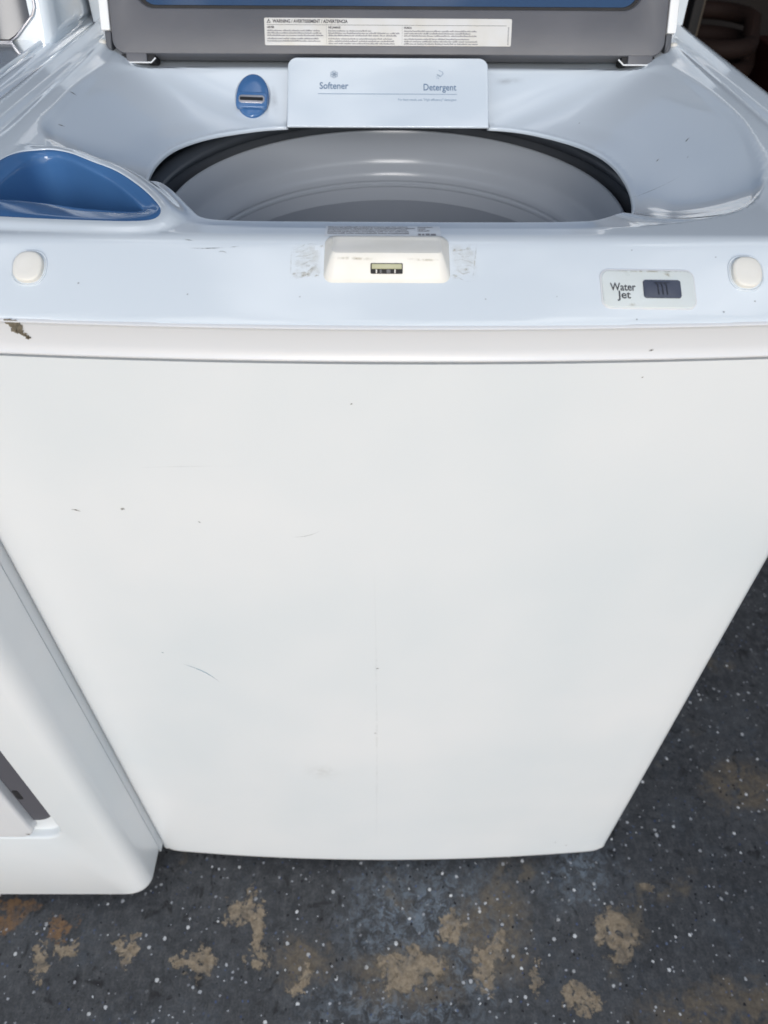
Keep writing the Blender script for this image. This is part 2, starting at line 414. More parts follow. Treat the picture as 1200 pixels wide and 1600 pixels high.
CUP = resample(spline(CUP, 8), 0.003)

CR_FRONT = [(-.14, .064), (-.09, .0595), (.0, .0585), (.10, .0590), (.165, .0625), (.212, .074), (.250, .092)]
CR_RIGHT = [(.250, .092), (.273, .118), (.289, .163), (.2995, .229), (.302, .295), (.299, .38), (.290, .440), (.276, .468)]
CR_BACK = [(.276, .468), (.22, .4765), (.10, .478), (-.10, .478), (-.22, .4765), (-.276, .466)]
CR_LEFT = [(-.276, .466), (-.290, .436), (-.298, .369), (-.298, .289), (-.294, .236), (-.276, .206), (-.25, .186), (-.205, .150), (-.165, .105), (-.14, .064)]
CRS = [resample(spline(c_, 12, False), .004, False) for c_ in (CR_FRONT, CR_RIGHT, CR_BACK, CR_LEFT)]
CREASE = np.concatenate([c_[:-1] for c_ in CRS])
PC = np.array((0.0, 0.27)); TH = np.linspace(-math.pi, math.pi, 1440, endpoint=False)
def radial(poly):
    """radius of a loop as a function of the angle about PC"""
    poly = resample(poly, .0008); th = np.arctan2(poly[:, 1]-PC[1], poly[:, 0]-PC[0]); r = np.hypot(*(poly-PC).T); i = np.argsort(th)
    return np.interp(TH, th[i], r[i], period=2*math.pi)
def gsm(f, deg):
    k = int(deg*4*3); wn_ = np.exp(-.5*(np.arange(-k, k+1)/(deg*4))**2); wn_ /= wn_.sum()
    return np.convolve(np.concatenate([f[-k:], f, f[:k]]), wn_, 'same')[k:-k]
TAB = {}
def F_front(x, y):
    yf = bulge(x); t = (y-yf)/(CREST_Y-yf)
    line = ZB1+(CREST_Z+.0004-ZB1)*(t + .10*t*(1-t))
    z = smin(line, CREST_Z - 0.012*np.maximum(0, y-CREST_Y), 0.0035)
    q = np.clip(0.004-(y-yf), 0, 0.004); return z-(0.004-np.sqrt(np.maximum(0.004**2-q*q, 0)))*.6
def edge_z(x, y):
    a = sstep(0.190, 0.078, y)
    return 0.9385-0.0060*sstep(.30, .41, y)+(0.9765-0.9385)*np.where(x < 0, sstep(0.255, 0.13, y), a)
def h_rim(x, y):
    x = np.asarray(x, float); y = np.asarray(y, float); a = np.abs(x); P = np.stack([x, y], -1)
    f = F_front(x, y)
    # side rims: crest, fall to the inside with a shallow groove
    s = 1.0025-0.50*np.maximum(0, 0.327-a)-0.0016*np.exp(-((a-(0.3135))/0.0032)**2)*sstep(.10, .22, y)
    q = np.clip(a-0.327, 0, 0.0155); s = s-(0.0158-np.sqrt(np.maximum(0.0158**2-q*q, 0)))
    s = s-0.012*sstep(0.10, 0.02, y)-0.022*sstep(0.025, -0.01, y)
    rim = smax(f, np.maximum(s, 0.9), 0.006)
    back = 0.9865+0.004*sstep(.50, .56, y)
    rim = np.where(y > 0.25, smax(smin(rim, back, .003), s, .004)*sstep(.25, .40, y)+rim*(1-sstep(.25, .40, y)), rim)
    return rim
def h_top(x, y):
    x = np.asarray(x, float); y = np.asarray(y, float); P = np.stack([x, y], -1); rim = h_rim(x, y)
    # bowl: from the opening's edge up to the crease that rings it, with a small step at the crease
    if not TAB:
        TAB['o'] = radial(OPEN); TAB['k'] = np.maximum(gsm(radial(CREASE), 2.2), TAB['o']+.002)
        qo = PC+np.stack([np.cos(TH), np.sin(TH)], -1)*TAB['o'][:, None]; qk = PC+np.stack([np.cos(TH), np.sin(TH)], -1)*TAB['k'][:, None]
        TAB['e'] = gsm(edge_z(qo[:, 0], qo[:, 1]), 5.0); TAB['z'] = gsm(h_rim(qk[:, 0], qk[:, 1]), 4.0)
        TAB['s'] = gsm(0.0016*sstep(.20, .285, np.where(qk[:, 1] < .16, qk[:, 0], 1))*sstep(.476, .43, qk[:, 1])*np.where((qk[:, 0] < 0) & (qk[:, 1] < .22), 0, 1), 3.0)
    dx_, dy_ = x-PC[0], y-PC[1]; th = np.arctan2(dy_, dx_); r = np.hypot(dx_, dy_)
    I = lambda k_: np.interp(th, TH, TAB[k_], period=2*math.pi)
    ro, rk, ez, zk, st = I('o'), I('k'), I('e'), I('z'), I('s')
    t = np.clip((r-ro)/(rk-ro), 0, 1.3); g = 0.82*t+0.18*t*t; dk = rk-r
    fb = np.exp(-((np.degrees(th)+30)/16.0)**2)*.75; g = g*(1-fb)+np.clip(t, 0, 1)**2.2*fb
    bowl = ez+(zk-ez)*g - st*sstep(0, .007, dk)*sstep(0, .03, r-ro)
    wb = sstep(-.004, .003, dk)
    z = np.where(wb > 0, bowl*wb+rim*(1-wb), rim)
    # the raised moulding round the cup
    dc = np.full(len(P), 1.0); nb = (np.abs(x+.23) < .14) & (np.abs(y-.125) < .14)
    if nb.any():
        d_, _ = seg_dist(P[nb], CUP); dc[nb] = np.where(inside(P[nb], CUP), 0, d_)
    mound = 0.9835-0.004*sstep(.012, -.03, y-.07) - 60*np.maximum(dc-.003, 0)**2/(1+14*np.maximum(dc-.003, 0))
    z = smax(z, np.where(dc < 0.05, mound, 0), 0.004)
    return z
def n_top(x, y, e=0.0006):
    hx = (h_top(x+e, y)-h_top(x-e, y))/(2*e); hy = (h_top(x, y+e)-h_top(x, y-e))/(2*e)
    N = np.stack([-hx, -hy, np.ones_like(hx)], -1); return N/np.linalg.norm(N, axis=1)[:, None]
ontop = lambda x, y, off=0.0: Vector((x, y, float(h_top(np.array([x]), np.array([y]))[0])+off))
def top_frame(x, y):
    N = Vector(n_top(np.array([x]), np.array([y]))[0]); ex = (Vector((1, 0, 0))-N*N.x).normalized(); return Frame(ontop(x, y), ex, N.cross(ex))

def outset(poly, d):
    T_ = np.roll(poly, -2, 0)-np.roll(poly, 2, 0); T_ /= np.linalg.norm(T_, axis=1)[:, None]; n_ = np.stack([-T_[:, 1], T_[:, 0]], -1)
    ar = np.sum(poly[:, 0]*np.roll(poly[:, 1], -1)-np.roll(poly[:, 0], -1)*poly[:, 1])
    return poly-n_*d*(1 if ar > 0 else -1)
# drawer notch in the opening's back edge
DX0, DX1, DYT = -0.1104, 0.1084, 0.4706
notch = []
for p in OPEN: notch.append(tuple(p))
seq = [p for p in notch if not (p[1] > 0.40 and DX0 < p[0] < DX1)]
# start the loop just after the notch so the notch goes in one run
def ang(p): return (math.degrees(math.atan2(p[1]-0.25, p[0])) - 90) % 360
seq.sort(key=ang)                                         # from the back centre, counter-clockwise (towards -x)
rc = 0.010
arcL = [(DX0+rc-rc*math.cos(t), DYT-rc+rc*math.sin(t)) for t in np.linspace(0, math.pi/2, 7)]
arcR = [(DX1-rc+rc*math.sin(t), DYT-rc+rc*math.cos(t)) for t in np.linspace(0, math.pi/2, 7)]
e_y = 0.4185
run = [(DX1, e_y)]+[(DX1, v) for v in np.linspace(e_y+.008, DYT-rc-.004, 8)]+arcR[::-1]
top_ = [(u, DYT) for u in np.linspace(DX1-rc-.006, DX0+rc+.006, 40)]
runL = arcL[::-1]+[(DX0, v) for v in np.linspace(DYT-rc-.004, e_y+.008, 8)]+[(DX0, e_y)]
HOLE = np.array(run+top_+runL+seq)
# outer boundary of the cover
xe = np.linspace(-W, W, 120)
BND = [(x, float(bulge(x))) for x in xe]+[(W, y) for y in np.linspace(0.005, 0.66, 130)]+[(x, 0.664) for x in xe[::-1]]+[(-W, y) for y in np.linspace(0.66, 0.005, 130)]
P, F, lp = patch2d(np.array(BND), [HOLE, CUP], 0.0032, extra=[np.stack([np.full(160, s_*(.3135+k*.0016)), np.linspace(.06, .56, 160)], -1) for s_ in (-1, 1) for k in (-2, -1, 0, 1, 2)]
                  + [np.stack([np.linspace(-.33, .33, 230), np.full(230, CREST_Y+k*.0014)], -1) for k in (-2, -1, 0, 1, 2)]
                  + [outset(CUP, d_) for d_ in (.0022, .0044, .0066, .0088, .011, .0132, .0154)])
Z = h_top(P[:, 0], P[:, 1]); N = n_top(P[:, 0], P[:, 1])
V = [(p[0], p[1], z) for p, z in zip(P, Z)]; Fl = [tuple(int(i) for i in f) for f in F]; Nn = [tuple(v) for v in N]
def skirt(loop, rad, depth, outward, steps=5):
    """rolls the edge of an opening over and runs it down"""
    n = len(loop); Q = np.array([V[i][:2] for i in loop]); T = np.roll(Q, -1, 0)-np.roll(Q, 1, 0); T /= np.linalg.norm(T, axis=1)[:, None]+1e-12
    nn = np.stack([T[:, 1], -T[:, 0]], -1)*outward
    prev = list(loop); zs = np.array([V[i][2] for i in loop])
    for k in range(1, steps+2):
        a = math.pi/2*min(k, steps)/steps; cur = []
        off = rad*math.sin(a); dz = rad*(1-math.cos(a)) + (depth if k == steps+1 else 0)
        for j in range(n):
            cur.append(len(V)); V.append((Q[j, 0]+nn[j, 0]*off, Q[j, 1]+nn[j, 1]*off, zs[j]-dz))
            c_, s2 = math.cos(a), math.sin(a); Nn.append((nn[j, 0]*s2, nn[j, 1]*s2, c_))
        for j in range(n):
            q = (j+1) % n; Fl.append((prev[j], prev[q], cur[q], cur[j]))
        prev = cur
hl = lp[1]
# orientation of the hole loop: counter-clockwise -> inside lies to the left
skirt(hl, 0.0024, 0.0012, -1)
skirt(lp[2], 0.0012, 0.004, 1)
ol = lp[0]; b0 = len(V)
for i in ol:
    V.append((V[i][0], V[i][1]+(.003 if V[i][1] < .02 else 0), 0.944 if abs(V[i][0]) > W-.001 or V[i][1] > .6 else V[i][2]-.002)); Nn.append(Nn[i])
for j in range(len(ol)):
    k = (j+1) % len(ol); Fl.append((ol[j], b0+j, b0+k, ol[k]))
me = bpy.data.meshes.new('top_cover'); me.from_pydata(V, [], Fl); me.update()
top_cover = link('top_cover', me, M_plastic, washer)
bm = bmesh.new(); bm.from_mesh(me); bmesh.ops.recalc_face_normals(bm, faces=bm.faces); bm.to_mesh(me); bm.free()
up_faces = sum(1 for p in me.polygons[:2000] if p.normal.z > 0)
if up_faces < 1000: me.flip_normals()
me.normals_split_custom_set_from_vertices(Nn)

# ---- blue bleach cup: sloping flange, deep well
c2 = np.array(CUP); cen = c2.mean(0)
def inset(poly, d):
    T = np.roll(poly, -1, 0)-np.roll(poly, 1, 0); T /= np.linalg.norm(T, axis=1)[:, None]; nn = np.stack([-T[:, 1], T[:, 0]], -1)
    ar = np.sum(poly[:, 0]*np.roll(poly[:, 1], -1)-np.roll(poly[:, 0], -1)*poly[:, 1]); nn *= (1 if ar > 0 else -1)
    Q = poly+nn*d
    for _ in range(6): Q = (np.roll(Q, 1, 0)+np.roll(Q, -1, 0)+2*Q)/4
    return Q
zc = h_top(c2[:, 0], c2[:, 1])
loops = []
def ring3(Q, Zs): return [Vector((q[0], q[1], z)) for q, z in zip(Q, Zs)]
WELL = resample(spline([(-.2885, .1040), (-.2905, .1300), (-.2880, .1640), (-.2830, .1800), (-.2730, .1850), (-.2570, .1790), (-.2340, .1600), (-.2120, .1390), (-.1930, .1150), (-.1800, .0950), (-.1780, .0880), (-.1860, .0865), (-.2070, .0905), (-.2350, .0965), (-.2640, .0985), (-.2820, .0985)], 12), .0008)
nC = len(c2); cenc = np.array((-.235, .118))
def match(poly, ref):
    """pick from poly the points that lie in the same direction as ref's, keeping the order"""
    ap = np.unwrap(np.arctan2(*(poly-cenc).T[::-1])); ar = np.unwrap(np.arctan2(*(ref-cenc).T[::-1]))
    sg = 1 if ap[-1] > ap[0] else -1
    ap3 = np.concatenate([ap-sg*2*math.pi, ap, ap+sg*2*math.pi]); P3 = np.concatenate([poly]*3); o_ = np.argsort(ap3)
    return np.stack([np.interp(ar, ap3[o_], P3[o_, 0]), np.interp(ar, ap3[o_], P3[o_, 1])], 1)
wl = match(WELL, c2); cw = wl.mean(0)
loops.append(ring3(inset(c2, -0.0006), zc-0.0040)); loops.append(ring3(inset(c2, -0.0002), zc-0.0012)); loops.append(ring3(inset(c2, 0.0010), zc-0.0008))
zw = np.convolve(np.concatenate([zc[-60:], zc, zc[:60]]), np.ones(61)/61, 'same')[60:-60]
loops += [ring3(c2+(wl-c2)*.3, zw*.6+zc*.4-0.0020), ring3(c2+(wl-c2)*.6, zw-0.0034), ring3(c2+(wl-c2)*.9, zw-0.0052), ring3(c2+(wl-c2)*.97, zw-0.0060), ring3(wl, zw-0.0076), ring3(wl+(cw-wl)*.012, zw-.011)]
loops += [ring3(wl+(cw-wl)*.06, zc*0+0.920), ring3(wl+(cw-wl)*.10, zc*0+0.911), ring3(wl+(cw-wl)*.22, zc*0+0.905)]
loft('bleach_cup', loops, M_blue, washer, cap1=True, deg=75)

# ---- tub: dark cover ring, grey balance ring, steel drum
AX = (0.006, 0.306, 0)
bead = [(0.300, 0.938), (0.272, 0.915), (0.258, 0.905)] + [(0.2425+0.0085*math.cos(math.radians(t)), 0.9055+0.0085*math.sin(math.radians(t))) for t in range(0, 271, 18)]
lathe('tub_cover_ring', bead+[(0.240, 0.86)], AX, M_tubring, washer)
rp = [(0.232, 0.880), (0.2292, 0.8915), (0.2280, 0.8935), (0.2265, 0.8942), (0.2250, 0.8935), (0.2240, 0.890), (0.2228, 0.876), (0.2222, 0.866), (0.2212, 0.8600), (0.2192, 0.8560), (0.2150, 0.8510), (0.2124, 0.8470), (0.2116, 0.8425), (0.2115, 0.8395), (0.2128, 0.8382), (0.2128, 0.8362), (0.2112, 0.8352), (0.2112, 0.8325), (0.2124, 0.8312), (0.2122, 0.826), (0.2118, 0.815)]
lathe('balance_ring', rp, AX, M_ring, washer)
lathe('drum', [(0.2118, 0.8155), (0.2135, 0.80), (0.2135, 0.60), (0.205, 0.57), (0.18, 0.555), (0.0, 0.55)], AX, M_steel, washer)
lathe('agitator', [(0.0, 0.60), (0.03, 0.598), (0.06, 0.59), (0.12, 0.575), (0.165, 0.562), (0.17, 0.556)], AX, M_ring, washer, n=48)
plate_box('tub_shell', -0.335, 0.335, 0.012, 0.655, 0.50, 0.52, M_black, washer, e=.002)

# ---- dispenser drawer with its print
dth = math.atan2(0.987-0.9350, 0.472-0.4090)
DF = Frame((-0.0015, 0.4090, 0.9362), (1, 0, 0), (0, math.cos(dth), math.sin(dth)))
DL = math.hypot(0.987-0.9350, 0.472-0.4090)
drawer = slab('dispenser_drawer', DF, -0.1068, 0.1078, -0.0018, 0.0772, 0.010, -0.0016, 0.0004, 0.0014, M_plastic, washer, n=8, rs=(0.001, 0.010, 0.010, 0.001))
ondraw = lambda u, v, off=0.0003: DF(u, v, 0.0004+off)

# ---- release button left of the drawer
def oval(fr, a, b, w, n=40, c=(0, 0)): return [fr(c[0]+a*math.cos(2*math.pi*k/n), c[1]+b*math.sin(2*math.pi*k/n), w) for k in range(n)]
BF = top_frame(-0.1475, 0.4490)
loops = [oval(BF, .0195, .0300, -.001), oval(BF, .0195, .0300, .0006), oval(BF, .0188, .0292, .0012), oval(BF, .0178, .0280, .0004), oval(BF, .0172, .0274, -.0012)]
loft('button_surround', loops, M_plastic, washer, cap1=False, deg=60)
loops = [oval(BF, .0176, .0278, -.002), oval(BF, .0176, .0278, .0020), oval(BF, .0170, .0270, .0036), oval(BF, .0155, .0250, .0046), oval(BF, .008, .014, .0050)]
rel = loft('release_button', loops, M_blue, washer, deg=60)
slab('button_grip', BF, -.0168, .0168, -.0190, .0006, .0046, 0.0035, .0082, .0016, M_blue, rel)
slab('button_plate', BF, -.0138, .0138, -.0142, -.0042, .0036, 0.0074, .0087, .0005, M_silver, rel)
slab('button_slot', BF, -.0124, .0124, -.0112, -.0072, .0012, 0.0082, .0091, .0002, M_black, rel)

# ---- lid lock: cream housing with latch window
phi = math.atan2(CREST_Z-ZB1, CREST_Y+BUL)
slope_y = lambda z: bulge(0)+(z-ZB1)/(CREST_Z-ZB1)*(CREST_Y+BUL)
LKX, LKW = -0.0038, 0.0800
lock = None
def lock_loop(x0, x1, y0, z0, y1, z1, r, n=6):
    fr = Frame((0, y0, z0), (1, 0, 0), (0, y1-y0, z1-z0)); H = math.hypot(y1-y0, z1-z0)
    return [fr(u, v) for u, v in rrect(x0, x1, 0, H, r, n)]
LX0, LX1 = LKX-LKW/2, LKX+LKW/2
loops = [lock_loop(LX0-.0018, LX1+.0018, 0.0122, 0.9585, 0.046, 0.9755, .006),
         lock_loop(LX0-.0012, LX1+.0012, 0.0124, 0.9625, 0.044, 0.9780, .006),
         lock_loop(LX0-.0002, LX1+.0002, 0.0132, 0.9648, 0.043, 0.9793, .006),
         lock_loop(LX0+.0034, LX1-.0034, 0.0178, 0.9758, 0.040, 0.9803, .004),
         lock_loop(LX0+.0048, LX1-.0048, 0.0198, 0.9784, 0.038, 0.9804, .003),
         lock_loop(LX0+.0065, LX1-.0065, 0.0222, 0.9790, 0.0365, 0.9798, .0025)]
lock = loft('lid_lock', loops, M_cream, washer, deg=28)
# front face of the housing
LF = Frame((LKX, 0.0132, 0.9648), (1, 0, 0), (0, 0.0046, 0.0110))
slab('latch_window', LF, -.0106, .0102, .0024, .0090, .0008, -.001, .0005, .0002, M_black, lock)
slab('latch', LF, -.0099, .0096, .0054, .0086, .0006, 0.0, .0009, .0003, M_latch, lock)
for u, wd in ((-.0068, .0008), (-.0040, .0014), (.0010, .0026), (.0052, .0008)):
    slab('latch_pin', LF, u-wd/2, u+wd/2, .0028, .0052, .0003, 0.0, .0008, .0002, M_cream if wd < .001 else M_lid, lock, n=2, steps=2)

# ---- bumpers on the front slope
for bx, by, flip in ((-0.2380, 0.0227, 1), (0.2320, 0.0212, -1)):
    fr = top_frame(bx, by); o1 = lambda a, b, w, q=0: [fr(a*math.copysign(abs(math.cos(t))**.82, math.cos(t)), b*math.copysign(abs(math.sin(t))**.82, math.sin(t))-q, w) for t in np.linspace(0, 2*math.pi, 44, endpoint=False)]
    sock = loft('bumper_socket', [o1(.0118, .0132, -.001), o1(.0118, .0132, .0005), o1(.0112, .0126, .0008), o1(.0105, .0119, .0003), o1(.0103, .0117, -.001)], M_plastic, washer, cap1=False, deg=60)
    pad = loft('bumper_pad', [o1(.0096, .0109, -.001), o1(.0096, .0109, .0022), o1(.0092, .0104, .0030), o1(.0080, .0092, .0034), o1(.004, .005, .0036)], M_cream, washer, deg=60)

# ---- water jet button
jx, jy = 0.1664, 0.0097
JF = top_frame(jx, jy)
plate = slab('water_jet_plate', JF, -.0302, .0302, -.0134, .0136, .0055, -.001, .0011, .0006, M_jet, washer)
slab('water_jet_rim', JF, -.0311, .0311, -.0141, .0149, .0062, -.002, .0005, .0004, M_trim, washer)
key = slab('water_jet_key', JF, -.0036, .0210, -.0066, .0064, .0020, 0.0, .0021, .0007, M_key, plate)
ik = Ink()
ik.stroke([(.0034, .0040), (.0136, .0040)], .0005)
for k, x in enumerate((.0056, .0084, .0112)):
    ik.stroke([(x-.0012, .0038), (x, .0024), (x+.0003, -.0044)], .0008)
jic = ik.build('jet_icon', lambda u, v: JF(u, v, .0023), M_keyline, key)
for t_, x_, y_, f_ in (('Water', -.0251, -.0014, .0167), ('Jet', -.0204, -.0070, .0088)):
    ik = Ink(); ik.text(t_, x_, y_, .0079, 'LEFT', fit=f_, bold=.014)
    ik.build('water_jet_lettering', lambda u, v: JF(u, v, .0013), M_ink, plate)

# ---- print on the drawer
ik = Ink()
ik.text('Softener', -.0727, .0408, .0108, 'LEFT', fit=.0308); ik.build('softener_lettering', ondraw, M_inkblue, drawer)
ik = Ink(); ik.text('Detergent', .0380, .0396, .0108, 'LEFT', fit=.0350); ik.build('detergent_lettering', ondraw, M_inkblue, drawer)
ik = Ink(); ik.bar(-.0742, .0349, .0742, .0356)
ik.text('For best result, use "High efficiency" detergent', .0112, .0278, .0036, 'LEFT', fit=.0622)
ik.build('drawer_fine_print', ondraw, M_inkpale, drawer)
ik = Ink()
for k in range(6):
    a = math.radians(60*k+30); c_ = (-.0571+.0024*math.cos(a), .0572+.0024*math.sin(a))
    ik.stroke([(c_[0]+.0016*math.cos(t), c_[1]+.0016*math.sin(t)) for t in np.linspace(0, 2*math.pi, 13)], .00055)
ik.stroke([(-.0571+.0008*math.cos(t), .0572+.0008*math.sin(t)) for t in np.linspace(0, 2*math.pi, 9)], .0005)
ik.build('softener_symbol', ondraw, M_inkpale, drawer); ik = Ink()
# scoop pouring powder
dx, dy = .0560, .0575
ik.stroke([(dx-.0030, dy+.0004), (dx+.0004, dy-.0022), (dx+.0036, dy+.0010), (dx+.0030, dy+.0030), (dx-.0012, dy+.0052)], .0006)
ik.stroke([(dx+.0004, dy-.0022), (dx-.0006, dy-.0008), (dx-.0030, dy+.0004)], .0006)
for q in ((-.0032, -.0012), (-.0042, -.0026), (-.0022, -.0030), (-.0036, -.0042), (-.0018, -.0046)): ik.bar(dx+q[0], dy+q[1], dx+q[0]+.0008, dy+q[1]+.0007)
ik.build('detergent_symbol', ondraw, M_inkpale, drawer)

# ---- lid, leaning back
LA = math.radians(27)
LDF = Frame((0, 0.4742, 0.9873), (1, 0, 0), (0, math.sin(LA), math.cos(LA)))
LH = 0.46
def lid_loop(x, v0, v1, r0, w, n=10): return [LDF(u, v, w) for u, v in rrect(-x, x, v0, v1, .02, n, rs=(r0, .04, .04, r0))]
GX, G0, G1 = 0.2685, 0.0425, LH-.045
gl = lambda x, v0, v1, r, w, n=10: [LDF(u, v, w) for u, v in rrect(-x, x, v0, v1, r, n)]
lid = loft('lid', [lid_loop(.2965, -.0005, LH, .014, -.026), lid_loop(.2965, -.0005, LH, .014, -.0015), lid_loop(.2958, .0002, LH-.0008, .0135, -.0004), lid_loop(.2945, .0015, LH-.002, .013, 0.0),
                   gl(GX+.003, G0-.003, G1+.003, .022, 0.0), gl(GX+.0012, G0-.0012, G1+.0012, .021, -.0010), gl(GX, G0, G1, .020, -.0040), gl(GX-.001, G0+.001, G1-.001, .019, -.0055)], M_lid, washer, cap1=False, deg=35)
loft('lid_glass', [gl(GX+.002, G0-.002, G1+.002, .02, -.0050), gl(GX+.002, G0-.002, G1+.002, .02, -.0049)], M_glass, lid)
loft('lid_gasket', [gl(GX-.0002, G0+.0002, G1-.0002, .02, -.0046), gl(GX-.0032, G0+.0026, G1-.003, .018, -.0040), gl(GX-.0042, G0+.0034, G1-.004, .017, -.0048)], M_black, lid, cap1=False)
# white outer shell behind, its edges showing at both sides
slab('lid_shell', LDF, -.3085, .3085, .018, LH+.004, .03, -.0262, -.045, .006, M_shell, lid)
for s_ in (-1, 1):
    a, b = sorted((s_*.2972, s_*.3068))
    fr = Frame(LDF(0, 0, 0), (1, -0.0, 0), LDF.ey)
    slab('lid_edge_strip', LDF, a, b, .0208, LH, .0016, -.030, .0012, .0012, M_shell, lid, n=3)
    # lower corner pieces of the lid
    a, b = sorted((s_*.2972, s_*.3035))
    rs = (.006, .001, .001, .0005) if s_ > 0 else (.0005, .001, .001, .006)
    slab('lid_corner', LDF, a, b, .0030, .0204, .002, -.022, -.0006, .0008, M_lidcorner, lid, n=6, rs=rs)
    # hinge tab dropping into the cover, the dark slot behind it and its pale lip
    x0, x1 = (-.2870, -.2580) if s_ < 0 else (.2545, .2860)
    slab('hinge_tab', LDF, x0+.004, x1-.003 if s_ < 0 else x1-.001, -.0085, .0008, .0010, -.022, -.0008, .0008, M_lid, lid, n=3)
    slab('hinge_slot', LDF, x0-.002, x1+.005 if s_ < 0 else x1+.002, -.0082, -.0004, .0006, -.024, -.0035, .0003, M_black, washer, n=3)
    fr = LDF
    tube('hinge_slot_lip', [LDF(x0, -.0092, .001), LDF(x1+.002, -.0092, .001), LDF(x1+(.007 if s_ < 0 else .001), -.0048, .001)] if s_ < 0 else [LDF(x1+.001, -.0092, .001), LDF(x0-.001, -.0092, .001), LDF(x0-.007, -.0040, .001)], .0008, M_shell, washer, n=6)
    lathe('hinge_cap', [(0, .0), (.0046, .0), (.0050, .003), (.0044, .0062), (.003, .0075), (0, .0078)], (s_*.3105, .492, .988), M_cream, washer, n=20)

# ---- warning label on the lid
LB = (-.1328, .1308, .0078, .0332)
lab = slab('warning_label', LDF, LB[0], LB[1], LB[2], LB[3], .0014, 0.0, .0004, .0001, M_label, lid, n=4, steps=2)
onlab = lambda u, v: LDF(u, v, .00052)
ik = Ink()
ik.text('WARNING / AVERTISSEMENT / ADVERTENCIA', -.1238, .0287, .0043, 'LEFT', fit=.0800, bold=.035)
ik.stroke([(-.1298, .0287), (-.1260, .0287), (-.1279, .0319), (-.1298, .0287)], .0005); ik.bar(-.12815, .0297, -.12765, .0309)
ik.bar(-.1300, .02665, .1250, .0270)
for x, t, f in ((-.1300, 'NEVER', .0078), (-.0648, 'NE JAMAIS', .0130), (.0160, 'NUNCA', .0082)): ik.text(t, x, .0236, .0027, 'LEFT', fit=f, bold=.04)
ik.build('label_lettering', onlab, M_ink, lab)
ik = Ink()
for c_, (x0, x1, rows) in enumerate(((-.1300, -.0690, 5), (-.0648, .0120, 6), (.0160, .0960, 6))):
    for k in range(rows):
        ik.words(x0, x0+(x1-x0)*random.Random(c_*10+k).choice((1, .97, .9, 1, .62)), .0208-k*.0022-(.0008 if k > 2 else 0), .0017, 50+c_*10+k)
for k in range(14): ik.bar(.1268, .0092+k*.0012, .1282, .0099+k*.0012)
ik.bar(-.0669, .0090, -.0667, .0262); ik.bar(.0139, .0090, .0141, .0262)
ik.build('label_fine_print', onlab, M_inkfine, lab)

# ---- clear sticker on the front lip
st = Ink(); n_ = 14
V = []; Fl = []
for j in range(5):
    for i in range(n_+1): V.append(ontop(-.0452+.0775*i/n_, .0452+.0170*j/4, .0003))
for j in range(4):
    for i in range(n_): a = j*(n_+1)+i; Fl.append((a, a+1, a+n_+2, a+n_+1))
stk = from_data('lip_sticker', V, Fl, M_clearfilm, washer)
ik = Ink()
for k in range(5): ik.words(-.0435, .0130+.004*(k % 2), .0585-k*.0026, .0017, 90+k)
for k in range(3): ik.words(.0170, .0300, .0580-k*.003, .0019, 70+k)
ik.bar(.0172, .0462, .0190, .0486); ik.bar(.0198, .0462, .0212, .0484); ik.bar(.0222, .0464, .0248, .0486); ik.bar(.0256, .0462, .0290, .0484)
ik.build('sticker_fine_print', lambda u, v: ontop(u, v, .0006), M_inkfine, stk)

# ---- control console behind the lid
for_c = Frame((0, 0, 0), (0, 1, 0), (0, 0, 1))
CP = resample(spline([(.577, .985), (.580, 1.05), (.592, 1.105), (.615, 1.125), (.648, 1.122), (.661, 1.10), (.664, 1.04), (.664, .985)], 6, False), .006, False)
cons = loft('console', [[for_c(u*.97+.018, v*1.0-.002, -.3445) for u, v in CP], [for_c(u, v, -.342) for u, v in CP], [for_c(u, v, .342) for u, v in CP], [for_c(u*.97+.018, v-.002, .3445) for u, v in CP]], M_plastic, washer, cap0=True, deg=40)

# ---- wear: scratches, scuffs, specks, glue
def arc(a, b, sag, n=8): 
    dx, dy = b[0]-a[0], b[1]-a[1]
    return [(a[0]+dx*t-dy*sag*4*t*(1-t), a[1]+dy*t+dx*sag*4*t*(1-t)) for t in np.linspace(0, 1, n)]
smark('scratch', arc((-.211, .553), (-.1755, .519), .10), [.0010, .0028, .0025, .0022, .0020, .0018, .0014, .0005], onpanel, M_scuff_blue, washer)
smark('scuff', arc((-.228, .5725), (-.2255, .5705), 0), .0016, onpanel, M_scuff_blue, washer)
smark('scratch', arc((-.082, .749), (-.057, .757), -.10), .0007, onpanel, M_scuff_grey, washer)
smark('scuff', arc((-.260, .772), (-.252, .770), .1, 5), .0020, onpanel, M_speck, washer)
smark('scuff', arc((-.157, .765), (-.1545, .7625), .0, 4), .0016, onpanel, M_scuff_grey, washer)
smark('stain', arc((-.195, .821), (-.11, .826), .01), .0018, onpanel, M_scuff_pale, washer)
smark('stain', arc((-.013, .735), (-.0135, .045), .003, 16), [.003+.0015*math.sin(k*2.1) for k in range(16)], onpanel, M_scuff_pale, washer)
smark('stain', arc((-.105, .335), (-.065, .300), .1), .045, onpanel, M_scuff_pale, washer)
for (x, z, d) in ((-.028, .885, .0014), (-.010, .554, .0022), (.274, .0605, .0026), (.171, .9055, .0012), (-.216, .775, .0030), (-.013, .42, .002), (.255, .075, .002)):
    smark('speck', arc((x-d*.7, z-d*.2), (x+d*.7, z+d*.3), .1, 4), d, onpanel, M_speck, washer)
onband = lambda x, z, off=0.0: Vector((x, bulge(x)-.0004-off, z))
rc_ = random.Random(5)
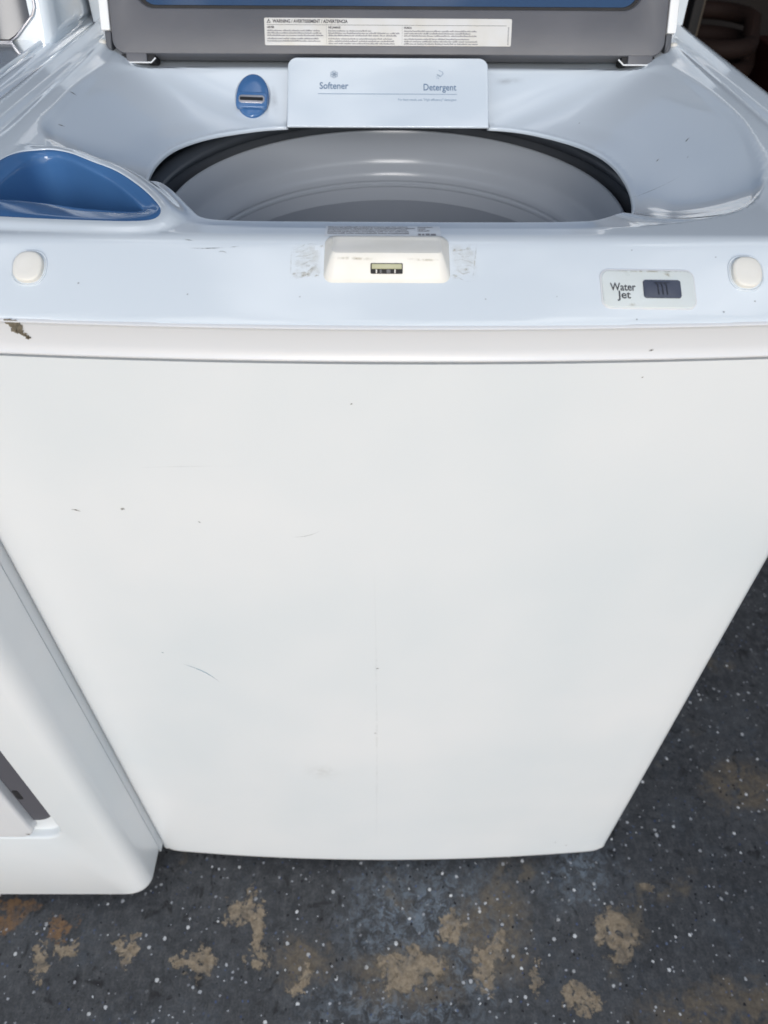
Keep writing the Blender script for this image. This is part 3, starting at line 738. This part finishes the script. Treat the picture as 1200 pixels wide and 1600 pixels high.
for (xa, xb, z_, w_) in ((-.2512, -.2420, .9438, .0030), (-.2492, -.2408, .9420, .0034), (-.2478, -.2402, .9402, .0034), (-.2488, -.2428, .9386, .0030), (-.2462, -.2416, .9372, .0030), (-.2440, -.2412, .9358, .0026), (-.2424, -.2396, .9347, .0022), (-.2408, -.2380, .9336, .0026), (-.2398, -.2384, .9324, .0020)):
    smark('chip', [(xa+(xb-xa)*t, z_+rc_.uniform(-.0007, .0007)) for t in np.linspace(0, 1, 7)], [w_*rc_.uniform(.7, 1.4) for _ in range(7)], onband, M_rust, washer)
smark('speck', arc((.1695, .9265), (.173, .9275), .1, 4), .0018, onband, M_speck, washer)
onslope = lambda x, y, off=0.0: ontop(x, y, off)
smark('scuff', arc((-.1395, .0419), (-.1308, .0401), .02), [.0003, .0010, .0013, .0012, .0010, .0007, .0005, .0003], onslope, M_scuff_grey, washer)
smark('scuff', arc((-.1359, .0353), (-.1102, .0357), -.02), [.0003, .0005, .0006, .0007, .0009, .0012, .0010, .0004], onslope, M_scuff_grey, washer)
smark('scuff', arc((-.1080, .0355), (-.1010, .0365), .02), .0005, onslope, M_scuff_grey, washer)
smark('scuff', arc((-.1150, .0325), (-.1090, .0316), .15), .0010, onslope, M_scuff_grey, washer)
for (x, y, d) in ((-.2045, .0125, .0014), (-.1328, .0049, .0012), (.2146, -.0030, .0016), (.1583, .0349, .001), (.1573, -.0088, .0012), (.1830, .0035, .0012), (.236, .004, .0012), (.1064, .0042, .001), (-.06, .003, .001), (-.262, .002, .0012), (.2134, .0308, .001), (.06, .002, .001)):
    smark('speck', arc((x-d*.6, y), (x+d*.6, y+d*.2), .1, 4), d, onslope, M_scuff_grey, washer)
smark('scratch', arc((.2015, .2100), (.2520, .2210), .02), .0008, onslope, M_scuff_grey, washer)
for (x, y, d) in ((.2690, .2740, .0030), (.2440, .2660, .0024), (.262, .2450, .0012), (-.288, .262, .003), (-.296, .33, .003), (-.21, .32, .0015), (.20, .40, .0014)):
    smark('speck', arc((x-d*.7, y-d*.6), (x+d*.7, y+d*.9), .1, 4), d*.7, onslope, M_speck, washer)
# glue left by tape on both sides of the lid lock
def gluepatch(x0, x1, lines, skew):
    smark('tape_residue', [(x0, .0265), ((x0+x1)/2, .0272), (x1, .0275)], [.026, .023, .027], onslope, M_glue, washer)
    for k in range(lines):
        y = .0155+.0235*((k+random.uniform(-.35, .35))/lines); a_ = x0+random.uniform(-.0004, .003); b_ = x1-random.uniform(0, .010)
        pts_ = [(a_+(b_-a_)*t, y+skew*t+.0009*math.sin(t*7+k*1.7)+random.uniform(-.0004, .0004)) for t in np.linspace(0, 1, 9)]
        smark('tape_residue_line', pts_, [random.uniform(.0003, .0010) for _ in pts_], onslope, M_glueline, washer, .0004)
    for k in range(5):
        x = random.uniform(x0, x1); y = random.uniform(.015, .021) if k < 3 else random.uniform(.022, .038)
        smark('tape_residue_spot', arc((x-.0016, y-.0004), (x+.0016, y+.0006), .2, 4), random.uniform(.0012, .0026), onslope, M_glueline, washer, .0005)
gluepatch(-.0665, -.0460, 7, .004); gluepatch(.0385, .0558, 6, -.0015)
smark('tape_residue_line', [(-.0665, .0140), (-.0668, .0345)], .0010, onslope, M_glueline, washer, .0005)
smark('tape_residue_line', [(.0522, .0150), (.0559, .0400)], .0009, onslope, M_glueline, washer, .0005)
smark('tape_residue_line', [(-.0645, .0155), (-.0550, .0175), (-.0490, .0250)], .0040, onslope, M_glueline, washer, .0005)
onlock = lambda u, v, off=0.0: LF(u, v, .0004+off)
smark('lock_grime', arc((-.036, .0118), (-.006, .0112), .01), .0022, onlock, M_glueline, lock)
smark('lock_grime', arc((.012, .0118), (.036, .0112), -.02), .0018, onlock, M_glueline, lock)
smark('cover_grime', arc((-.128, .463), (-.122, .43), .02), .010, onslope, M_grime, washer)
smark('cover_grime', arc((.112, .466), (.150, .468), .0), .008, onslope, M_grime, washer)
smark('plate_grime', [(-.0290, .0126), (.0296, .0128)], .0016, lambda u, v, off=0.0: JF(u, v, .0011+off), M_glueline, plate)
smark('plate_grime', [(.0120, .0132), (.0150, .0085)], [.0060, .0008], lambda u, v, off=0.0: JF(u, v, .0011+off), M_glueline, plate)
smark('plate_grime', [(-.0120, -.0130), (-.0120, -.0080)], [.0070, .0006], lambda u, v, off=0.0: JF(u, v, .0011+off), M_glueline, plate)

# ================================================================== THE DRYER on the left
dryer = empty('dryer', (-0.69, 0.3, 0), 'white front loading dryer standing forward at the left edge, its door set in a recess', 'dryer')
inv = Matrix.Translation((0.69, -0.3, 0))
def adopt(o):
    o.parent = dryer; o.matrix_parent_inverse = inv; return o
DXR, DXL, DFY = -0.3420, -1.0260, -0.0650
FD = Frame((0, DFY, 0), (1, 0, 0), (0, 0, 1))
dl = lambda x0, x1, z0, z1, r, w: [FD(u, v, w) for u, v in rrect(x0, x1, z0, z1, r, 10)]
RX0, RX1, RZ0, RZ1 = -0.955, -0.4060, 0.2400, 0.790
loops = []
loops.append(dl(RX0+.006, RX1-.006, RZ0+.006, RZ1-.006, .024, -.0120))
loops.append(dl(RX0+.003, RX1-.003, RZ0+.003, RZ1-.003, .027, -.0105))
loops.append(dl(RX0+.0015, RX1-.0015, RZ0+.0015, RZ1-.0015, .029, -.005))
for k in range(1, 5):
    a = math.pi/2*k/4; loops.append(dl(RX0+.0015-.004*(1-math.cos(a)), RX1-.0015+.004*(1-math.cos(a)), RZ0+.0015-.004*(1-math.cos(a)), RZ1-.0015+.004*(1-math.cos(a)), .03, -.005+.005*math.sin(a)))
R_ = 0.020
loops.append(dl(DXL+R_, DXR-R_, .0245+.006, .925, .024, 0))
for k in range(1, 9):
    a = math.pi/2*k/8; d = R_*(1-math.sin(a)); dz_ = .006*(1-math.sin(a)); loops.append(dl(DXL+d, DXR-d, .0245+dz_, .925+.0, .024+.006*math.sin(a), -R_*(1-math.cos(a))))
loops.append(dl(DXL, DXR, .0245, .925, .030, -.058))
loops.append(dl(DXL+.003, DXR-.003, .0275, .922, .028, -.060))
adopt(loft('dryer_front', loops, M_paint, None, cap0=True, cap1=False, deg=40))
door = slab('dryer_door', FD, -.935, -.4415, .2460, .770, .020, -.0118, .0015, .0045, M_trim, None, n=10)
adopt(door)
M_liner = mat('grey_recess_liner', (0.085, 0.085, 0.10), rough=.5)
slab('recess_liner', FD, RX0+.01, RX1-.0065, .2700, RZ1-.01, .026, -.0125, -.0108, .0010, M_liner, door)
slab('door_latch_hole', FD, -.4395, -.4325, .332, .356, .003, -.0112, -.0102, .0004, M_black, door)
for s_, (a, b) in (('r', (DXR-.0045, DXR-.0015)), ('l', (DXL+.0015, DXL+.0045))):
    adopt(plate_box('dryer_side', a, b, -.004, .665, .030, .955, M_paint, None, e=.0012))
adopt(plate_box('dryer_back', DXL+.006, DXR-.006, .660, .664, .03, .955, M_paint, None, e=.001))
for xx in (-.98, -.39):
    for yy in (.03, .60):
        adopt(lathe('dryer_foot', [(0, 0), (.02, 0), (.022, .004), (.02, .014), (.008, .016), (.008, .034)], (xx, yy, 0), M_black, None, n=24))
tp = plate_box('dryer_top', DXL, DXR-.001, -.055, .665, .928, 1.000, M_plastic, None, e=.012); adopt(tp)
plate_box('top_inlay', DXL+.02, DXR-.019, -.03, .46, .999, 1.0030, M_plastic, tp, e=.002)
smark('door_grime', arc((-.452, .2580), (-.4455, .2560), .2, 5), .0045, lambda u, v, off=0.0: FD(u, v, .0016+off), M_speck, door)
# console of the dryer
QP = resample(spline([(.452, .995), (.458, 1.02), (.492, 1.12), (.515, 1.165), (.55, 1.18), (.64, 1.178), (.662, 1.15), (.664, 1.05), (.664, .995)], 6, False), .008, False)
cq = np.array([.57, 1.05])
def qloop(f, x): return [for_c(cq[0]+(u-cq[0])*f, cq[1]+(v-cq[1])*f, x) for u, v in QP]
dc_ = loft('dryer_console', [qloop(1, DXL+.01), qloop(1, -.3615), qloop(.992, -.3570), qloop(.965, -.3525), qloop(.92, -.3500), qloop(.80, -.3485)], M_plastic, None, cap0=True, deg=60); adopt(dc_)
QF = Frame((-.3985, .4553, 1.0045), (1, 0, 0), (0, .034, .100))
M_disp = mat('dark_display_glass', (0.03, 0.036, 0.05), rough=0.20, var=.1, coat=0.4, rvar=.02, spec=.4, cr_=.12)
us = np.concatenate([np.linspace(-.50, -.03, 8), np.linspace(-.02, .0364, 22)]); V = []; Fl = []
vb = lambda u: float(np.interp(u, [-.5, .0070, .0125, .0330, .0362, .0366], [-.0025, -.0025, .0008, .0195, .0255, .03]))
for u in us:
    w_ = .0105-4.2*max(0, u+.014)**2
    V += [QF(u, vb(u), -.002), QF(u, vb(u), w_), QF(u, .125, w_), QF(u, .125, -.002)]
for i in range(len(us)-1):
    for k in range(3): Fl.append((i*4+k, i*4+4+k, i*4+5+k, i*4+1+k))
e_ = (len(us)-1)*4; Fl.append((e_, e_+3, e_+2, e_+1))
dsp = sharp(from_data('dryer_display', V, Fl, M_disp, None), 40)
dsp.parent = dryer; dsp.matrix_parent_inverse = inv
tube_ = tube('display_trim', [QF(-.50, -.0035, .006), QF(.0074, -.0035, .006), QF(.0134, .0002, .006), QF(.0340, .0190, .006), QF(.0374, .0255, .006), QF(.0376, .125, .006)], .0011, M_silver, None, n=6)
adopt(tube_)

# ================================================================== SETTING
fl = bpy.data.materials.new('speckled_epoxy_floor'); fl.use_nodes = True
n = fl.node_tree; b = n.nodes['Principled BSDF']; l = n.links.new
def N_(t, **k):
    x = n.nodes.new('ShaderNode'+t)
    for a, v in k.items(): setattr(x, a, v)
    return x
def math_(op, a, b_=None, clamp=False):
    x = N_('Math', operation=op, use_clamp=clamp)
    for i, v in enumerate((a, b_)):
        if v is None: continue
        if isinstance(v, (int, float)): x.inputs[i].default_value = v
        else: l(v, x.inputs[i])
    return x.outputs[0]
def rng(v, a, b_, c_=0.0, d=1.0):
    x = N_('MapRange'); l(v, x.inputs[0])
    for i, q in enumerate((a, b_, c_, d)): x.inputs[i+1].default_value = q
    return x.outputs[0]
def mixc(f, a, b_):
    x = N_('Mix', data_type='RGBA')
    for s_, v in ((0, f), (6, a), (7, b_)):
        if isinstance(v, (int, float)): x.inputs[s_].default_value = v
        elif isinstance(v, tuple): x.inputs[s_].default_value = (*v[:3], 1)
        else: l(v, x.inputs[s_])
    return x.outputs[2]
T = N_('TexCoord').outputs['Object']
def noise(scale, detail=5, rough=.55, dist=0.0, vec=None):
    x = N_('TexNoise'); x.inputs['Scale'].default_value = scale; x.inputs['Detail'].default_value = detail; x.inputs['Roughness'].default_value = rough; x.inputs['Distortion'].default_value = dist
    l(vec or T, x.inputs['Vector']); return x
base = mixc(rng(noise(9, 6).outputs['Fac'], .35, .68), (0.040, 0.0425, 0.047), (0.076, 0.080, 0.087))
base = mixc(rng(noise(70, 6, .7).outputs['Fac'], .45, .75), base, (0.118, 0.121, 0.126))
base = mixc(rng(noise(34, 5, .6, 1.0).outputs['Fac'], .58, .70), base, (0.020, 0.020, 0.022))
base = mixc(rng(noise(320, 4, .7).outputs['Fac'], .35, .65), base, mixc(.5, base, (0.012, 0.012, 0.013)))
stk_ = N_('Mapping'); stk_.inputs['Scale'].default_value = (1.0, .22, 1.0); stk_.inputs['Rotation'].default_value = (0, 0, .5); l(T, stk_.inputs[0])
base = mixc(math_('MULTIPLY', rng(noise(150, 6, .7, 0, stk_.outputs[0]).outputs['Fac'], .54, .72), .5), base, (0.13, 0.13, 0.132))
# blue-grey rubbed areas
bl_ = math_('MULTIPLY', rng(noise(11, 4).outputs['Fac'], .52, .70), rng(noise(60, 6, .7, .6).outputs['Fac'], .42, .66))
base = mixc(math_('MULTIPLY', bl_, .35), base, (0.095, 0.125, 0.16))
# worn places where the coating has come off
wn = noise(24, 6, .66); wd = N_('VectorMath', operation='SUBTRACT'); l(wn.outputs['Color'], wd.inputs[0]); wd.inputs[1].default_value = (.5, .5, .5)
wsn = N_('VectorMath', operation='SCALE'); l(wd.outputs[0], wsn.inputs[0]); wsn.inputs['Scale'].default_value = .085
PW = N_('VectorMath', operation='ADD'); l(T, PW.inputs[0]); l(wsn.outputs[0], PW.inputs[1])
wn2 = noise(75, 6, .7); wd2 = N_('VectorMath', operation='SUBTRACT'); l(wn2.outputs['Color'], wd2.inputs[0]); wd2.inputs[1].default_value = (.5, .5, .5)
ws2 = N_('VectorMath', operation='SCALE'); l(wd2.outputs[0], ws2.inputs[0]); ws2.inputs['Scale'].default_value = .052
PW2 = N_('VectorMath', operation='ADD'); l(PW.outputs[0], PW2.inputs[0]); l(ws2.outputs[0], PW2.inputs[1]); PW = PW2
def blob(x, y, rx, ry, rot=0.0):
    mpn = N_('Mapping', vector_type='TEXTURE'); mpn.inputs['Location'].default_value = (x, y, 0); mpn.inputs['Rotation'].default_value = (0, 0, math.radians(rot)); mpn.inputs['Scale'].default_value = (rx, ry, 1)
    l(PW.outputs[0], mpn.inputs[0]); le = N_('VectorMath', operation='LENGTH'); l(mpn.outputs[0], le.inputs[0]); return le.outputs['Value']
def group(bs, width):
    o = None
    for q in bs:
        v = blob(*q); o = v if o is None else math_('MINIMUM', o, v)
    return rng(o, 1.0+width, 1.0-width)
blu = group(((.075, -.080, .095, .055), (.01, -.09, .06, .07), (.12, -.13, .05, .06), (.02, -.20, .10, .04), (.30, -.02, .05, .04)), .7)
base = mixc(math_('MULTIPLY', math_('MULTIPLY', blu, rng(noise(70, 8, .78, 1.0).outputs['Fac'], .47, .60)), .85), base, (0.165, 0.20, 0.24))
tan0 = group(((.342, -.112, .027, .030), (-.190, -.098, .015, .050, 10), (-.222, -.078, .020, .016), (.150, -.145, .016, .045, -25), (-.118, -.172, .020, .012, 40), (.275, -.188, .030, .016), (-.285, -.146, .013, .010), (-.266, -.147, .016, .016), (-.498, -.140, .012, .020), (.10, -.10, .018, .026), (.215, -.165, .012, .018), (.40, -.05, .014, .010), (.040, -.155, .045, .022), (.012, -.160, .016, .020), (-.462, -.126, .010, .012),  (-.372, -.126, .012, .018)), .10)
broad = group(((.030, -.163, .075, .034), (.49, -.200, .130, .030, 4), (.16, -.105, .05, .06), (-.12, -.145, .04, .03), (.33, .30, .08, .05), (.604, .112, .06, .04), (.72, .05, .09, .05)), .35)
chp = rng(noise(58, 7, .74, 1.2).outputs['Fac'], .40, .45); tan = math_('MULTIPLY', tan0, chp)
orng = math_('MULTIPLY', group(((-.562, -.082, .034, .020), (-.472, -.098, .017, .018), (-.60, -.16, .03, .05)), .15), chp)
fine = rng(noise(120, 6, .75).outputs['Fac'], .30, .70)
spot = rng(noise(45, 5, .65, .8).outputs['Fac'], .36, .54)
base = mixc(math_('MULTIPLY', broad, math_('MULTIPLY', spot, .85)), base, mixc(fine, (0.075, 0.060, 0.042), (0.19, 0.155, 0.115)))
base = mixc(math_('MULTIPLY', tan, rng(spot, 0, 1, .45, 1)), base, mixc(fine, (0.15, 0.112, 0.072), (0.37, 0.30, 0.215)))
base = mixc(math_('MULTIPLY', orng, rng(spot, 0, 1, .4, 1)), base, mixc(fine, (0.11, 0.060, 0.028), (0.24, 0.145, 0.08)))
rare = math_('MULTIPLY', rng(noise(7.5, 3).outputs['Fac'], .60, .66), rng(noise(38, 6, .7).outputs['Fac'], .46, .56))
base = mixc(math_('MULTIPLY', rare, .6), base, mixc(fine, (0.085, 0.07, 0.05), (0.20, 0.165, 0.12)))
# colour flakes
fh = []
for sc, thr, prob, cols in ((150, .27, .93, ((.12, .125, .14), (.46, .47, .50))), (95, .235, .925, ((.30, .31, .33), (.72, .72, .72))), (120, .25, .90, ((.006, .006, .008), (.014, .014, .018))), (135, .22, .93, ((.03, .05, .13), (.10, .13, .20)))):
    vo = N_('TexVoronoi', voronoi_dimensions='2D', feature='F1'); vo.inputs['Scale'].default_value = sc; vo.inputs['Randomness'].default_value = 1.0
    dn = noise(sc*2.2, 2); ds = N_('VectorMath', operation='SCALE'); l(dn.outputs['Color'], ds.inputs[0]); ds.inputs['Scale'].default_value = .0035
    ad = N_('VectorMath', operation='ADD'); l(T, ad.inputs[0]); l(ds.outputs[0], ad.inputs[1]); off = N_('VectorMath', operation='ADD'); l(ad.outputs[0], off.inputs[0]); off.inputs[1].default_value = (sc*.37, sc*.21, 0)
    l(off.outputs[0], vo.inputs['Vector'])
    sp = N_('SeparateColor'); l(vo.outputs['Color'], sp.inputs[0])
    size = math_('MULTIPLY', rng(sp.outputs[2], 0, 1, .28, 1.1), thr)
    k = math_('MULTIPLY', math_('LESS_THAN', vo.outputs['Distance'], size), math_('GREATER_THAN', sp.outputs[0], prob))
    k = math_('MULTIPLY', k, math_('SUBTRACT', 1.0, math_('MULTIPLY', tan, .9)))
    k = math_('MULTIPLY', k, rng(noise(14, 4).outputs['Fac'], .36, .52, .15, 1.0))
    base = mixc(k, base, mixc(sp.outputs[1], cols[0], cols[1])); fh.append(k)
l(base, b.inputs['Base Color'])
l(rng(noise(40, 5).outputs['Fac'], .3, .7, .42, .68), b.inputs['Roughness']); b.inputs['Specular IOR Level'].default_value = .35
bp = N_('Bump'); bp.inputs['Strength'].default_value = .5; bp.inputs['Distance'].default_value = .002
hh = math_('SUBTRACT', math_('MULTIPLY', noise(160, 6, .7).outputs['Fac'], .5), math_('MULTIPLY', tan, .9))
l(hh, bp.inputs['Height']); l(bp.outputs['Normal'], b.inputs['Normal'])
g = 20.0
o = from_data('floor', [(-g, -g, 0), (g, -g, 0), (g, g, 0), (-g, g, 0)], [(0, 1, 2, 3)], fl, None, False); o['kind'] = 'structure'

M_wall = mat('shaded_back_wall', (0.008, 0.0075, 0.0075), rough=0.8, tint=(0.014, 0.010, 0.009), vscale=3, spec=.2)  # near-black colour carries the shade of the dim interior
wf = Frame((0, 1.75, 0), (1, 0, 0), (0, 0, 1))
bw = slab('back_wall', wf, -4.0, 4.5, 0.0, 4.2, .01, -.15, 0, .005, M_wall, None); bw['kind'] = 'structure'  # upper height out of view, added to darken the washer's deck

M_tan = mat('tan_post_paint', (0.06, 0.047, 0.033), rough=.6)
M_dk = mat('dark_red_paint', (0.020, 0.004, 0.003), rough=.6, spec=.2)
M_or = mat('brown_hose', (0.008, 0.003, 0.002), rough=.8, spec=.2)  # hose brown lowered so its colour holds the dim interior's shade
t1 = lathe('tan_post', [(0, 0), (.05, 0), (.05, .01), (.014, .014), (.0135, 1.30), (.010, 1.31), (0, 1.31)], (.618, 1.30, 0), M_tan, None, n=24)
t1['category'] = 'post'
t1['label'] = 'thin tan post standing in the dark behind the right rear corner of the washer'
# dark shelf unit with a few things on it, out of focus
M_shelf = mat('black_shelf_steel', (0.010, 0.010, 0.011), rough=.6, spec=.2)
sh = empty('shelf_unit', (.95, 1.45, 0), 'black shelf unit in the dark behind the washer on the right', 'shelf')
for zz in (.30, .735, 1.20):
    o = plate_box('shelf_board', -.34, .34, -.20, .20, zz-.02, zz, M_shelf, sh, e=.002)
for xx in (-.35, .35):
    for yy in (-.19, .19): plate_box('shelf_post', xx-.009, xx+.009, yy-.015, yy+.015, 0, 1.5, M_shelf, sh, e=.001)
R0 = .085
hz = tube('brown_hose', [((R0-.012*k/40)*math.cos(k*.35)+.715, R0*math.sin(k*.35)+1.42, .7545+.036*(k//18)+.0005*k) for k in range(46)], .0175, M_or, None, n=12)
hz['label'] = 'brown coiled hose lying on the black shelf behind the washer'; hz['category'] = 'hose'
bf = Frame((.945, 1.36, .7355), (1, 0, 0), (0, 1, 0))
rb = slab('red_crate', bf, -.13, .18, -.08, .09, .008, 0, .075, .004, M_dk, None); rb['label'] = 'dark red box on the black shelf at the upper right'; rb['category'] = 'box'
sb = tube('steel_bar', [(.83, 1.30, .8205), (.98, 1.31, .8205), (1.11, 1.33, .8205)], .0095, mat('dull_steel', (.32, .32, .30), rough=.5, metal=.5), None, n=14)
sb['label'] = 'short grey metal bar lying across the dark red box'; sb['category'] = 'metal bar'
